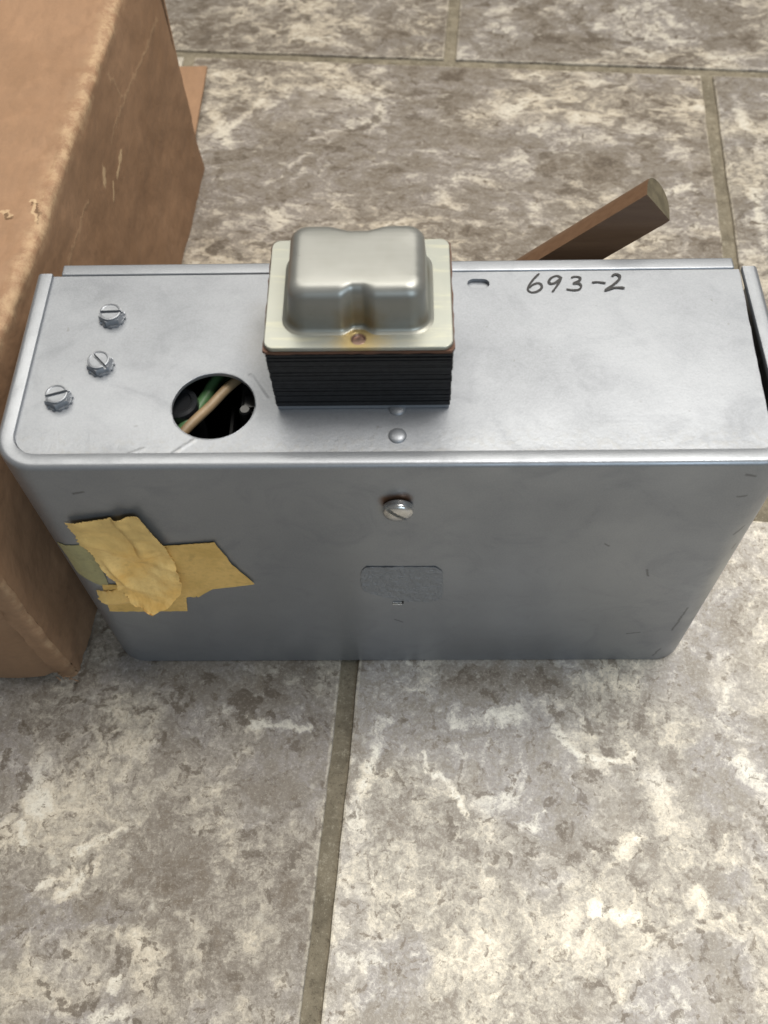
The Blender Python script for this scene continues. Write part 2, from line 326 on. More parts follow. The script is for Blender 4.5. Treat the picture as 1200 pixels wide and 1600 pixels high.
def tape_mat(name, c1, c2, edge=None):
    m = NT(name); P = m.coords(); a = m.noise(P, 18, 5, .6, .4); b = m.noise(P, 150, 3, .6); c = m.noise(P, 40, 3, .5)
    col = m.mix(m.mr(a, .35, .68), c1, c2); col = m.mix(m.mr(c, .58, .72, 0, .45), col, tuple(x*.55 for x in c2)); col = m.mix(m.mr(b, .4, .7, 0, .25), col, tuple(x*.7 for x in c2))
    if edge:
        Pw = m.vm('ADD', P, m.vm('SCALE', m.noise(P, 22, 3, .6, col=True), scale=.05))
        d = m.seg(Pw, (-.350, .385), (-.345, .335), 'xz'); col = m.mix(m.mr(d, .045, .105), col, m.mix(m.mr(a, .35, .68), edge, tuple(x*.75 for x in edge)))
    cr = m.noise(m.mapping(P, sc=(1, 1, .25)), 260, 2, .5)
    return m.out(Base_Color=col, Roughness=.55, Normal=m.bump(cr, .25, .0006, m.bump(b, .3, .0008)))
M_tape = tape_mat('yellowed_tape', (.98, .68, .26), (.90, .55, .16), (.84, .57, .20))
M_tape_old = tape_mat('olive_aged_tape', (.80, .52, .17), (.66, .42, .12))
M_tape_mid = tape_mat('folded_tape', (.70, .50, .19), (.55, .38, .13))
M_tape_thin = tape_mat('greenish_thin_tape', (.40, .36, .17), (.32, .29, .15))

def kraft(name, base, side=False, seed=0.0):
    m = NT(name); P = m.wpos(); P2 = m.vm('ADD', P, (seed, seed*.7, 0))
    a = m.noise(P2, 3.5, 5, .6, .3); f = m.noise(m.mapping(P2, sc=(1, .35, 1)), 70, 4, .65); c = m.noise(P2, 14, 4, .6)
    col = m.mix(m.mr(a, .35, .7), base, tuple(x*y for x, y in zip(base, (.80, .77, .72))))
    col = m.mix(m.mr(c, .5, .8, 0, .5), col, tuple(min(1, x*1.25) for x in base))
    st_ = m.noise(m.vm('ADD', P2, (4, 4, 4)), 6, 5, .7, .8); col = m.mix(m.mr(st_, .56, .72, 0, .45), col, tuple(x*.62 for x in base))
    col = m.mix(m.mr(f, .35, .70, 0, .42), col, tuple(x*.75 for x in base))
    pale = (.55, .40, .24); nb = m.bump(f, .25, .0006); nb = m.bump(a, .35, .012, nb)
    Pw = m.vm('ADD', P, m.vm('SCALE', m.vm('SUBTRACT', m.noise(P, 45, 3, .6, col=True), (.5, .5, .5)), scale=.03))
    if side in ('side', 'top'):
        wv = m.n('ShaderNodeTexWave', wave_type='BANDS', bands_direction='Y' if side == 'side' else 'X'); m.put(wv.inputs['Vector'], P); wv.inputs['Scale'].default_value = 13; wv.inputs['Distortion'].default_value = .6
        nb = m.bump(wv.outputs['Fac'], .05, .0012, nb)
    if side == 'side':
        for p, q, w in DATA['cside']:
            d = m.seg(Pw, p, q, 'yz'); k = .8 if w > .0035 else .16
            col = m.mix(m.mr(d, w*.2, w*2.2, k, 0), col, pale)
            nb = m.bump(m.mr(d, 0, w*2.2, 1, 0), .15, .0012, nb)
    if side == 'top':
        for p, q, w in DATA['ctop'][:3]:
            d = m.seg(Pw, p, q); d2 = m.seg(Pw, (p[0]-.006, p[1]+.006), (q[0]-.004, q[1]+.006)); col = m.mix(m.mr(d2, w*.3, w*1.4, .6, 0), col, pale); col = m.mix(m.mr(d, w*.2, w*.9, .85, 0), col, (.10, .05, .02))
    # rubbed pale wear along the folded top edge
    if side in ('top', 'side', 'corner'):
        at = m.n('ShaderNodeAttribute', attribute_name='wear'); w = m.math('MULTIPLY', at.outputs['Fac'], m.mr(m.noise(P, 34, 5, .75), .38, .66))
        col = m.mix(m.math('MULTIPLY', w, .50), col, pale)
    return m.out(Base_Color=col, Roughness=.78, Normal=nb)
KB = (.300, .177, .100)
M_ktop = kraft('kraft_top', KB, 'top'); M_kside = kraft('kraft_side', KB, 'side', 3.0); M_kfront = kraft('kraft_front', KB, None, 5.0); M_kcorner = kraft('kraft_corner', KB, 'corner', 5.0)

def grout():
    m = NT('grout'); P = m.wpos(); a = m.noise(P, 8, 4, .6); b = m.noise(P, 70, 6, .85); cst = m.noise(P, 16, 4, .65)
    col = m.mix(m.mr(a, .35, .7), (.21, .182, .130), (.165, .142, .10)); col = m.mix(m.mr(cst, .40, .65, 0, .45), col, (.10, .085, .058)); col = m.mix(m.mr(b, .52, .66, 0, .8), col, (.34, .31, .24)); col = m.mix(m.mr(b, .34, .47, .75, 0), col, (.06, .048, .034))
    return m.out(Base_Color=col, Roughness=.85, Normal=m.bump(b, .7, .0015))
M_grout = grout()

TH = -0.0812505; CT, ST = math.cos(TH), math.sin(TH)
def to_tile(x, y): return (CT*x+ST*y, -ST*x+CT*y)
TW = 1.366
def tile_mat(name, seed, feats, tone=1.0, warm=0.0, cream=.5, contrast=1.0, fleck=1.0, stretch=None):
    m = NT(name); P = m.wpos(); Q = m.vm('ADD', P, (seed*3.1, seed*1.7, seed))
    if stretch: Q = m.mapping(Q, rot=(0, 0, math.radians(stretch[0])), sc=(stretch[1], 1, 1))
    w1 = m.vm('SCALE', m.vm('SUBTRACT', m.noise(Q, 5, 3, .6, col=True), (.5, .5, .5)), scale=.13)
    w2 = m.vm('SCALE', m.vm('SUBTRACT', m.noise(Q, 34, 4, .65, col=True), (.5, .5, .5)), scale=.040)
    QW = m.vm('ADD', m.vm('ADD', Q, w1), w2)
    PF = m.vm('ADD', m.vm('ADD', P, m.vm('SCALE', w1, scale=.20)), m.vm('SCALE', w2, scale=1.2))
    big = m.noise(QW, 3.0, 4, .6); mid = m.noise(QW, 7.5, 5, .62); mid2 = m.noise(m.vm('ADD', QW, (9, 4, 2)), 9, 5, .65)
    fine = m.noise(m.vm('ADD', Q, w2), 75, 5, .7); spk = m.noise(QW, 30, 4, .6); spm = m.noise(m.vm('ADD', Q, (5, 5, 5)), 4.5, 3, .6)
    T = lambda r, g, b: (min(1, r*tone*.99*(1+warm)), g*tone*1.02, b*tone*1.01*(1-warm))
    taupe, grey, purple, cream_c, white, brown, dark = T(.35, .315, .272), T(.225, .20, .178), T(.262, .238, .232), T(.55, .488, .405), T(.66, .62, .555), T(.155, .125, .098), T(.095, .073, .055)
    nz = m.math('SUBTRACT', fine, .5)
    # hand placed blotches shift the cloudy layers, so that their outline breaks up like the print
    field = {}  # the wide brown blotch before the box paints in shadow and dark speckle
    for kind in 'gcbw':
        acc = None
        for k, w, ax, ay, bx, by in feats:
            if k != kind: continue
            wu = w/1000*1.0
            d = m.math('DIVIDE', m.seg(PF, (ax, ay), (bx, by)), wu)
            v = m.mr(d, .0, 2.1, 1, 0)
            acc = v if acc is None else m.math('MAXIMUM', acc, v)
        field[kind] = acc
    def plus(v, kind, k):
        return v if field[kind] is None else m.math('ADD', v, m.math('MULTIPLY', field[kind], k))
    c = contrast
    def ramp(v, stops):
        nd = m.n('ShaderNodeValToRGB'); m.put(nd.inputs[0], v); el = nd.color_ramp.elements
        while len(el) < len(stops): el.new(.5)
        for e, (p, q) in zip(el, stops): e.position = p; e.color = (*q, 1)
        return nd.outputs[0]
    base = m.noise(QW, 5.2, 11, .74, .2); md3 = m.noise(m.vm('ADD', QW, (2, 5, 7)), 21, 8, .76)
    val = m.math('ADD', m.math('MULTIPLY', m.math('SUBTRACT', base, .5), 1.12*c), .5+.03*(cream-.5))
    val = m.math('ADD', val, m.math('MULTIPLY', m.math('SUBTRACT', md3, .5), 1.05*c))
    val = plus(val, 'w', .22); val = plus(val, 'c', .13); val = plus(val, 'b', -.12); val = plus(val, 'g', -.05)
    val = m.math('ADD', val, m.math('MULTIPLY', nz, .42*fleck))
    mixc = lambda p, q, t: tuple(x*(1-t)+y*t for x, y in zip(p, q))
    warmr = ramp(val, [(.20, dark), (.33, brown), (.44, mixc(grey, brown, .25)), (.53, taupe), (.64, cream_c), (.78, white)])
    coolr = ramp(val, [(.20, dark), (.32, mixc(brown, grey, .5)), (.45, grey), (.55, purple), (.66, mixc(purple, white, .55)), (.80, white)])
    col = m.mix(m.mr(plus(big, 'g', .2), .44, .58), warmr, coolr)
    yl = m.noise(m.vm('ADD', QW, (6, 1, 4)), 6, 4, .6); col = m.mix(m.mr(plus(yl, 'c', .15), .56, .70, 0, .35), col, m.mix(.5, col, cream_c))
    # small specks
    col = m.mix(m.mr(fine, .58, .72, 0, .22*fleck), col, white)
    col = m.mix(m.mr(fine, .30, .42, .42*fleck, 0), col, brown)
    fl2 = m.noise(m.vm('ADD', Q, (2, 6, 3)), 150, 3, .7)
    col = m.mix(m.mr(fl2, .62, .70, 0, .25*fleck), col, white); col = m.mix(m.mr(fl2, .32, .40, .32*fleck, 0), col, dark)
    rs = m.noise(m.vm('ADD', QW, (1, 2, 9)), 70, 3, .6); rs2 = m.noise(m.vm('ADD', Q, (4, 7, 2)), 47, 2, .45)
    col = m.mix(m.mr(rs, .55, .70, 0, .85*fleck), col, mixc(brown, dark, .4)); col = m.mix(m.mr(rs2, .64, .76, 0, .30*fleck), col, white)
    spot = m.mr(plus(m.math('ADD', spk, m.math('MULTIPLY', m.mr(spm, .40, .62), .09)), 'b', .09), .625, .72)
    col = m.mix(m.math('MULTIPLY', spot, .8), col, dark)
    g2 = m.noise(Q, 260, 2, .6)
    g3 = m.noise(Q, 180, 5, .8); col = m.mix(m.mr(g3, .45, .70, 0, .40), col, T(.15, .13, .11)); col = m.mix(m.mr(g3, .50, .32, 0, .26), col, white); 
    lo = m.vm('ABSOLUTE', m.coords()); sp_ = m.n('ShaderNodeSeparateXYZ'); m.put(sp_.inputs[0], lo)
    ed = m.math('MAXIMUM', sp_.outputs[0], m.math('ADD', sp_.outputs[1], .0098))
    col = m.mix(m.math('MULTIPLY', m.mr(ed, .6617, .6665), m.mr(fine, .38, .60, .0, .60)), col, T(.55, .50, .42))
    nb = m.bump(g2, .18, .0008); nb = m.bump(fine, .12, .0015, nb)
    return m.out(Base_Color=col, Roughness=m.mr(fine, .3, .7, .42, .56), Specular_IOR_Level=.35, Normal=nb)

# ------------------------------------------------------------------ floor and its tiles
g = prism([(-14, -14), (14, -14), (14, 14), (-14, 14)], -0.06, -0.0075)
floor = obj('floor', g, M_grout); floor['kind'] = 'structure'
def tile_geo(w, d, seed):
    r = random.Random(seed); hx, hy = w/2, d/2; n = 36; P = []
    for (ax, ay), (bx, by) in (((-hx, -hy), (hx, -hy)), ((hx, -hy), (hx, hy)), ((hx, hy), (-hx, hy)), ((-hx, hy), (-hx, -hy))):
        for k in range(n):
            t = k/n; L = math.hypot(bx-ax, by-ay); nx, ny = (by-ay)/L, -(bx-ax)/L
            j = 0.0 if k == 0 else .0022*fbm((ax*3+t*9, ay*3, seed))+r.uniform(-.0006, .0006)
            P.append((ax+(bx-ax)*t+nx*j, ay+(by-ay)*t+ny*j))
    V, F = [], []; m = len(P)
    for ins, z in ((0, -.04), (0, -.0040), (.0012, -.0011), (.0040, 0.0)):
        for x, y in P: V.append((x*(1-ins/hx), y*(1-ins/hy), z))
    for l in range(3):
        for k in range(m): F.append((l*m+k, l*m+(k+1) % m, (l+1)*m+(k+1) % m, (l+1)*m+k))
    F.append(tuple(3*m+k for k in range(m)))
    return V, F
VP = 1.348
JW = .031
rows = {0: (1.6986-2*VP, -.0852), 1: (1.6986-VP, .6722), 2: (1.6986, .0022), 3: (1.6986+VP, .6722), 4: (1.6986+2*VP, .0022), -1: (1.6986-3*VP, .6722), -2: (1.6986-4*VP, -.0852)}
tone = {(0, -1): (1.5, .99, .02, .40, .62, 1.0, None), (0, 0): (2.7, 1.44, .0, 1.0, .70, 1.0, None), (1, -1): (4.1, .80, .045, .8, 1.25, 1.2, (35, .62)), (1, 0): (5.3, .82, .03, .8, 1.1, 1.2, (-20, .7)), (2, -1): (6.9, .73, .045, .6, 1.15, 1.2, (10, .7)), (2, 0): (7.7, .76, .035, .6, 1.25, 1.2, (-40, .7))}  # rows behind the box: dimmer floor light is put into tone and warmth
gen_a = tile_mat('stone_print_tile_a', 9.3, [], .95); gen_b = tile_mat('stone_print_tile_b', 11.9, [], 1.05)
tmesh = {}
for rrow, (v0, uj) in rows.items():
    for c in range(-3, 3):
        u0 = uj+c*1.3676; cx, cy = u0+1.3676/2, v0+VP/2
        wx, wy = CT*cx-ST*cy, ST*cx+CT*cy
        if abs(wx) > 4 or abs(wy) > 5: continue
        fs = [f for f in DATA['feat'] if u0 < to_tile((f[2]+f[4])/2, (f[3]+f[5])/2)[0] < u0+1.3676 and v0 < to_tile((f[2]+f[4])/2, (f[3]+f[5])/2)[1] < v0+VP]
        if (rrow, c) in tone:
            sd, tn, wm, cr, kc, kf, st = tone[(rrow, c)]
            mt = tile_mat('stone_print_tile', sd, fs, tn, wm, cr, kc, kf, st)
        else: mt = gen_a if (rrow+c) % 2 else gen_b
        key = 'k'
        if key not in tmesh: tmesh[key] = mesh_data('floor_tile', *tile_geo(1.3676-JW, VP-JW, 3), mats=[mt])
        o = link('floor_tile', tmesh[key], floor, (wx, wy, 0)); o.rotation_euler.z = TH
        o.material_slots[0].link = 'OBJECT'; o.material_slots[0].material = mt

# ------------------------------------------------------------------ metal box
BX = root('metal_box', (0, 0, 0), 'silver painted steel equipment box with a transformer on top, standing on the tile floor', 'metal box')

def sweep(path, prof, closed_profile=True):
    """path: (x, y, inward nx, ny); prof: (inset, z)"""
    V, F = [], []; m = len(prof)
    for x, y, nx, ny in path:
        for ins, z in prof: V.append((x+nx*ins, y+ny*ins, z))
    k = m if closed_profile else m-1
    for i in range(len(path)-1):
        for j in range(k): F.append((i*m+j, i*m+(j+1) % m, (i+1)*m+(j+1) % m, (i+1)*m+j))
    if closed_profile: F.append(tuple(range(m))); F.append(tuple((len(path)-1)*m+j for j in range(m)))
    return V, F
path = [(-.5, y, 1, 0) for y in np.linspace(D, RC, 8)]
for k in range(1, 13):
    a = math.radians(90*k/12); path.append((-.5+RC-RC*math.cos(a), RC-RC*math.sin(a), math.cos(a), math.sin(a)))
path += [(x, 0, 0, 1) for x in np.linspace(-.5+RC, .5-RC, 24)[1:]]
for k in range(1, 13):
    a = math.radians(90*k/12); path.append((.5-RC+RC*math.sin(a), RC-RC*math.cos(a), -math.sin(a), math.cos(a)))
path += [(.5, y, -1, 0) for y in np.linspace(RC, D, 8)[1:]]
R1 = .0075
prof = [(.0005, .003), (0, .006)]+[(0, z) for z in np.linspace(.1, H-R1, 6)]
for k in range(1, 9):
    a = math.radians(90*k/8); prof.append((R1-R1*math.cos(a), H-R1+R1*math.sin(a)))
prof += [(.0205, H), (.0216, H-.0006), (.022, H-.002), (.022, H-.0085), (.006, H-.0115), (.006, .003)]
shell = obj('outer_shell', sweep(path, prof), M_shell, BX, smooth=True, sharp=40)
# small welds and bumps of the rim
# back cover, its formed top edge shows behind the panel
cover = obj('back_panel', box(-.468, .470, D+.002, D+.022, .006, PZ+.0008, .0028), M_silver, BX, smooth=True, sharp=40)
inner = joing(box(-.48, .48, D-.012, D-.004, .01, H-.03), prism(rrect(-.490, .490, .009, D-.012, .05), .006, .012), prism(rrect(-.490, .490, .009, D-.014, .05), .36, .37),
              box(-.190, -.184, .02, D-.02, .37, .56), box(-.226, -.222, .02, .16, .37, .53), box(-.252, -.248, .02, .2, .37, .46))
obj('inner_dark_plates', inner, M_dark, BX)  # dark plates added so the shaded inside reads black

# top panel with round opening, slot and a ragged gap along its right edge
outer = [(-.4785, D)]
for k in range(9):
    a = math.radians(90*k/8); outer.append((-.4785+.036-.036*math.cos(a), .0225+.036-.036*math.sin(a)))
for x in np.linspace(-.43, .42, 30): outer.append((x, .0225))
outer += [(.452, .0235), (.462, .032)]
for y in np.linspace(.045, D, 22):
    t = (y-.045)/(D-.045); outer.append((.4660+.0095*t**1.2+random.uniform(-.0005, .0005), y))
hc, hr = (-.2322, .0983), .0538
hole = [(hc[0]+hr*math.cos(2*math.pi*k/72), hc[1]+hr*.985*math.sin(2*math.pi*k/72)) for k in range(72)]
s0, s1 = [(x+d, y-.001) for (x, y), d in zip(DATA['slot'], (-.001, .001))]; sr = .0092
slot = [(s1[0]-sr+sr*math.cos(math.radians(a)), s1[1]+sr*math.sin(math.radians(a))) for a in range(-90, 91, 15)]+[(s0[0]+sr+sr*math.cos(math.radians(a)), s0[1]+sr*math.sin(math.radians(a))) for a in range(90, 271, 15)]
panel = sheet('top_panel', [outer, hole, slot], PZ, .006, [M_panel], BX)
# turned-down flange under the slot and bright inside of the slot
obj('inner_bracket', box(.06, .17, .27, .321, PZ-.0125, PZ-.0064), M_silver, BX)

ringp = [(hc[0]+(hr+.0002)*math.cos(2*math.pi*k/60), hc[1]+(hr+.0002)*.985*math.sin(2*math.pi*k/60), PZ-.0006+.0010*mnoise.noise(Vector((k*.35, 1, 1)))) for k in range(61)]
obj('hole_rim', tube(ringp, .0010, 8), M_silver, BX, smooth=True)
# things seen through the round opening
cap = lathe([(.0, .37), (.027, .37), (.027, .578), (.0257, .5855), (.022, .588), (.0185, .5875), (.0175, .584), (.0, .584)], 40)
obj('capacitor', xf(cap, (-.2868, .1255, 0)), M_gloss, BX, smooth=True, sharp=35)
o = obj('wire', tube(spline([(-.31, .04, .55), (-.278, .0968, .568), (-.2654, .1207, .568), (-.2544, .1473, .568), (-.2408, .1776, .568), (-.22, .22, .54)], 28), .0085), M_green, BX, smooth=True); o['label'] = 'green wire'
o = obj('wire', tube(spline([(-.31, .03, .57), (-.2724, .0801, .584), (-.2445, .1179, .584), (-.215, .1591, .584), (-.18, .21, .56)], 24), .0066), M_tan, BX, smooth=True); o['label'] = 'tan wire'
tb = joing(box(-.2065, -.172, .115, .17, .50, .572, .004), box(-.200, -.180, .120, .140, .572, .580, .002), xf(lathe([(.008, 0), (.008, .012), (.006, .015), (.0, .015)], 16), (-.197, .112, .572)), box(-.216, -.19, .072, .092, .50, .555, .003))
obj('terminal_block', tb, M_gloss, BX, smooth=True, sharp=30)

# hex head screws with toothed washers
def hex_head(h=.0148, r=.0170, slot_w=.0036):
    hexa = [(r*math.cos(math.radians(60*k+12)), r*math.sin(math.radians(60*k+12))) for k in range(6)]
    circ = [(r*.84*math.cos(2*math.pi*k/30), r*.84*math.sin(2*math.pi*k/30)) for k in range(30)]
    circ2 = [(r*.74*math.cos(2*math.pi*k/30), r*.74*math.sin(2*math.pi*k/30)) for k in range(30)]
    parts = [prism(hexa, 0.003, h*.60)]
    for sg in (1, -1):
        hp = clip_half(hexa, 0, sg, slot_w/2); cp = clip_half(circ, 0, sg, slot_w/2); c2 = clip_half(circ2, 0, sg, slot_w/2)
        parts.append(prism(hp, h*.60, h*.74, [(x*.97, y if abs(abs(y)-slot_w/2) < 1e-6 else y*.97) for x, y in hp]))
        c3 = clip_half([(x*.90, y*.90) for x, y in circ2], 0, sg, slot_w/2)
        n = min(len(cp), len(c2), len(c3)); cp, c2, c3 = cp[:n], c2[:n], c3[:n]
        V = [(x, y, z) for L, z in ((cp, h*.70), (cp, h*.97), (c2, h*1.0), (c3, h*.945)) for x, y in L]
        F = [tuple(range(n-1, -1, -1)), tuple(range(3*n, 4*n))]+[(l*n+i, l*n+(i+1) % n, (l+1)*n+(i+1) % n, (l+1)*n+i) for l in range(3) for i in range(n)]
        parts.append((V, F))
    return joing(*parts)
def washer():
    parts = [prism([(.0168*math.cos(2*math.pi*k/24), .0168*math.sin(2*math.pi*k/24)) for k in range(24)], 0, .0028)]
    rm = random.Random(4)
    for k in range(12):
        a = 2*math.pi*k/12; R = Matrix.Rotation(a, 3, 'Z') @ Matrix.Rotation(.35, 3, 'X')
        parts.append(xf(box(.0150, .0181, -.0016, .0016, 0, .0030), (0, 0, .0008), R))
    return joing(*parts)
hm = mesh_data('hex_screw', *hex_head()[:2], mats=[M_silver]); wm_ = mesh_data('lock_washer', *washer()[:2], mats=[M_silver])
for (x, y), ang in zip(DATA['screws'], (2, -48, 18)):
    o = link('hex_screw', hm, BX, (x, y-.006, PZ)); o.rotation_euler.z = math.radians(ang)
    link('lock_washer', wm_, o)
# rivets
rv = lathe([(.0115, 0), (.0113, .0010), (.0098, .0024), (.006, .0035), (.002, .0039), (.0003, .0039)], 28)
rm_ = mesh_data('rivet', *rv, mats=[M_silver], smooth=True)
for x, y in DATA['rivets']: link('rivet', rm_, BX, (x, y, PZ))

# front screw
def bisected(geo, nx, ny, d):
    bm = bmesh.new()
    vs = [bm.verts.new(v) for v in geo[0]]
    for f in geo[1]: bm.faces.new([vs[i] for i in f])
    r = bmesh.ops.bisect_plane(bm, geom=bm.verts[:]+bm.edges[:]+bm.faces[:], plane_co=(nx*d, ny*d, 0), plane_no=(nx, ny, 0), clear_inner=True)
    ed = [e for e in bm.edges if e.is_boundary]
    bmesh.ops.holes_fill(bm, edges=ed); bm.verts.index_update()
    g = [tuple(v.co) for v in bm.verts], [tuple(v.index for v in f.verts) for f in bm.faces]
    bm.free(); return g
dome = lathe([(.0004, .004), (.0195, .004), (.0202, .0068), (.0196, .0098), (.0178, .0118), (.0130, .0130), (.006, .0136), (.0004, .0138)], 40)
fs_ = joing(bisected(dome, 0, 1, .0030), bisected(dome, 0, -1, .0030), lathe([(.0003, 0), (.0195, 0), (.0195, .0075), (.0003, .0075)], 40))
RX = Matrix.Rotation(math.pi/2, 3, 'X')
fx, fz = DATA['fscrew']
obj('front_screw', xf(xf(fs_, rot=Matrix.Rotation(math.radians(-46), 3, 'Z')), (fx, -.002, fz), RX @ Matrix.Rotation(math.radians(3), 3, 'X')), M_bright, BX, smooth=True, sharp=35)

# patches that lie on the front sheet: painted-over sticker and masking tape
def surf(s, z, h):
    if s > -.5+RC: return (s, -h, z)
    a = (s+.5-RC)/RC
    return (-.5+RC+(RC+h)*math.sin(a), RC-(RC+h)*math.cos(a), z)
def resample(pl, n):
    P = np.array(pl, float); d = np.r_[0, np.cumsum(np.hypot(*np.diff(P, axis=0).T))]
    t = np.linspace(0, d[-1], n); return np.c_[np.interp(t, d, P[:, 0]), np.interp(t, d, P[:, 1])]
def patch(left, right, nr, nc, hf, thick, jag=(0, 0, 0, 0), seed=0):
    """strip between two polylines; jag = raggedness left, right, top, bottom"""
    Lp, Rp = resample(left, nr), resample(right, nr); r = np.random.default_rng(seed)
    jl, jr = r.normal(0, 1, nr), r.normal(0, 1, nr); jt, jb = r.normal(0, 1, nc), r.normal(0, 1, nc)
    top, bot = [], []
    for i in range(nr):
        for j in range(nc):
            v = j/(nc-1); u = i/(nr-1); q = Lp[i]*(1-v)+Rp[i]*v
            if j == 0: q = q+np.array([jl[i]*jag[0], 0])
            if j == nc-1: q = q+np.array([jr[i]*jag[1], 0])
            if i == 0: q = q+np.array([0, jt[j]*jag[2]])
            if i == nr-1: q = q+np.array([0, jb[j]*jag[3]])
            h = max(hf(u, v, q), thick+.0003)
            top.append(surf(q[0], q[1], h)); bot.append(surf(q[0], q[1], h-thick))
    V = top+bot; N = nr*nc; F = []
    for i in range(nr-1):
        for j in range(nc-1):
            a = i*nc+j; F.append((a, a+1, a+nc+1, a+nc)); F.append((N+a, N+a+nc, N+a+nc+1, N+a+1))
    for i in range(nr-1):
        for a, b in ((i*nc, (i+1)*nc), (i*nc+nc-1, (i+1)*nc+nc-1)): F.append((a, b, N+b, N+a))
    for j in range(nc-1):
        for a, b in ((j, j+1), ((nr-1)*nc+j, (nr-1)*nc+j+1)): F.append((a, b, N+b, N+a))
    return V, F
n3 = lambda x, y, s, o=3: fbm((x*s+7.1, y*s+2.3, 1.7), o)
stick = patch([(-.044, .357), (-.0522, .345), (-.0545, .316), (-.0526, .280), (-.03, .262), (.0, .246)], [(.056, .356), (.0655, .343), (.0675, .31), (.0690, .2723), (.0668, .250), (.047, .237)], 34, 36,
              lambda u, v, q: .0011+.0006*n3(q[0], q[1], 110)+.0012*max(0, n3(q[0], q[1]+3, 60)), .0006, (.0006, .0004, .0003, .0007), 5)
obj('painted_over_sticker', stick, M_rough, BX, smooth=True, sharp=60)
tx, tz = DATA['tab']
obj('locating_tab', joing(box(tx-.008, tx+.0065, -.0030, .001, tz-.0040, tz-.0012, .0008), box(tx-.008, tx+.0065, -.0022, .001, tz+.0006, tz+.0026, .0006)), M_bright, BX)
obj('locating_slot', box(tx+.0068, tx+.0098, -.0012, .001, tz-.0030, tz+.0050), M_dark, BX)
TP = DATA['tape']
def add_tape(key, mat, nr, nc, hf, jag, seed, lab):
    o = obj('masking_tape', patch(*TP[key], nr, nc, hf, .0010, jag, seed), mat, BX, smooth=True, sharp=70); o['label'] = lab
add_tape('a', M_tape_thin, 14, 10, lambda u, v, q: .0016, (.0006, .0, .0005, .0008), 1, 'thin greenish tape end wrapping the rounded corner')
add_tape('d', M_tape_old, 12, 20, lambda u, v, q: .0022+.0004*n3(q[0], q[1], 40), (.0008, .0004, 0, .0006), 2, 'olive tape strip at the bottom of the cross')
def hc_(u, v, q): return .0034+.0006*n3(q[0], q[1], 30)+.006*max(0, u-.55)*max(0, 1-v*1.3)
TP['c'] = [[(-.325, .4253), (-.333, .3702), (-.340, .3196), (-.344, .2745), (-.345, .262)], [(-.2518, .4354), (-.2378, .3711), (-.2131, .3077), (-.28, .292), (-.302, .268)]]
add_tape('c', M_tape_old, 22, 24, hc_, (.0005, .0006, .0004, .0018), 3, 'olive tape strip pointing right')
def sst(a, b, x):
    x = min(1, max(0, (x-a)/(b-a))); return x*x*(3-2*x)
def hb_(u, v, q):
    x, z = q; f = .0042+.0024*n3(x, z, 22)+.0040*abs(n3(x+z*.6, z-x*.3, 14))
    xl = -.374+.016*(.503-z)/.113+.003*n3(z, 1, 30)
    k = sst(.392, .425, z+.004*n3(x, 2, 20))
    f += k*(.0035*sst(xl-.003, xl+.003, x)+.0045*math.exp(-((x-xl-.008)/.008)**2)*sst(xl-.003, xl+.002, x))   # rolled fold
    f += .007*math.exp(-((x*.45+z-.248)/.010)**2)*max(0, 1-abs(v-.35)*1.6)      # creases
    f += .006*math.exp(-((x*.62+z-.168)/.009)**2)*max(0, v-.15)
    f += .008*math.exp(-((x*-.35+z-.400)/.010)**2)*max(0, v-.3)
    f += .006*math.exp(-((x+.402+.25*(z-.35))/.006)**2)*sst(.30, .33, z)*(1-sst(.38, .41, z))
    f += .040*max(0, u-.42)**1.25*(.55+.6*v)+.022*max(0, .20-v)*sst(.4, .6, u)  # lower part lifts off
    f += .004*max(0, u-.8)/.2*n3(x*2, 7, 28)
    return f
TP['b'] = [[(-.4402, .4953), (-.4344, .4412), (-.4276, .3946), (-.4200, .362), (-.412, .338), (-.414, .318), (-.404, .296), (-.398, .272)], [(-.339, .5172), (-.3289, .4682), (-.3192, .4234), (-.3180, .372), (-.316, .335), (-.322, .305), (-.345, .280), (-.372, .262)]]
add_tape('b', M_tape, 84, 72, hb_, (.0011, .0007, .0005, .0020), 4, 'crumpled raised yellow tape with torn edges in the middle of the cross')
curl = patch([(-.452, .290), (-.447, .272), (-.440, .252)], [(-.398, .292), (-.380, .272), (-.376, .246)], 16, 30, lambda u, v, q: .004+.012*math.sin(math.pi*u)*(1-.5*v)+.003*n3(q[0], q[1], 40), .0010, (.0016, .001, .0012, .0018), 8)
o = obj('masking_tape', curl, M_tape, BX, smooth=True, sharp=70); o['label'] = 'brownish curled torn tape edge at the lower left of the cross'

# handwriting
def stroke(pts, w):
    P = spline(pts, 14*len(pts)); V, F = [], []; n = len(P)
    for i, p in enumerate(P):
        t = P[min(i+1, n-1)]-P[max(i-1, 0)]; t = t/(np.hypot(*t)+1e-9); nn = np.array([-t[1], t[0]])
        ww = w*(.85+.3*mnoise.noise(Vector((p[0]*90, p[1]*90, 0))))*(1 if 2 < i < n-3 else .75)
        ang = abs(t[0]*.8+t[1]*.6); ww *= .85+.3*(1-ang)
        z = PZ+.00045+.00002*(i % 7)
        V += [(*(p+nn*ww), z), (*(p-nn*ww), z)]
    for i in range(n-1): F.append((2*i, 2*i+1, 2*i+3, 2*i+2))
    return V, F
ink = [xf(stroke(k, .0023), (0, 0, .00025*i)) for i, k in enumerate(DATA['ink'])]
hw = obj('handwritten_number', joing(*ink), M_ink, BX); hw['label'] = 'number 693-2 written in black marker'

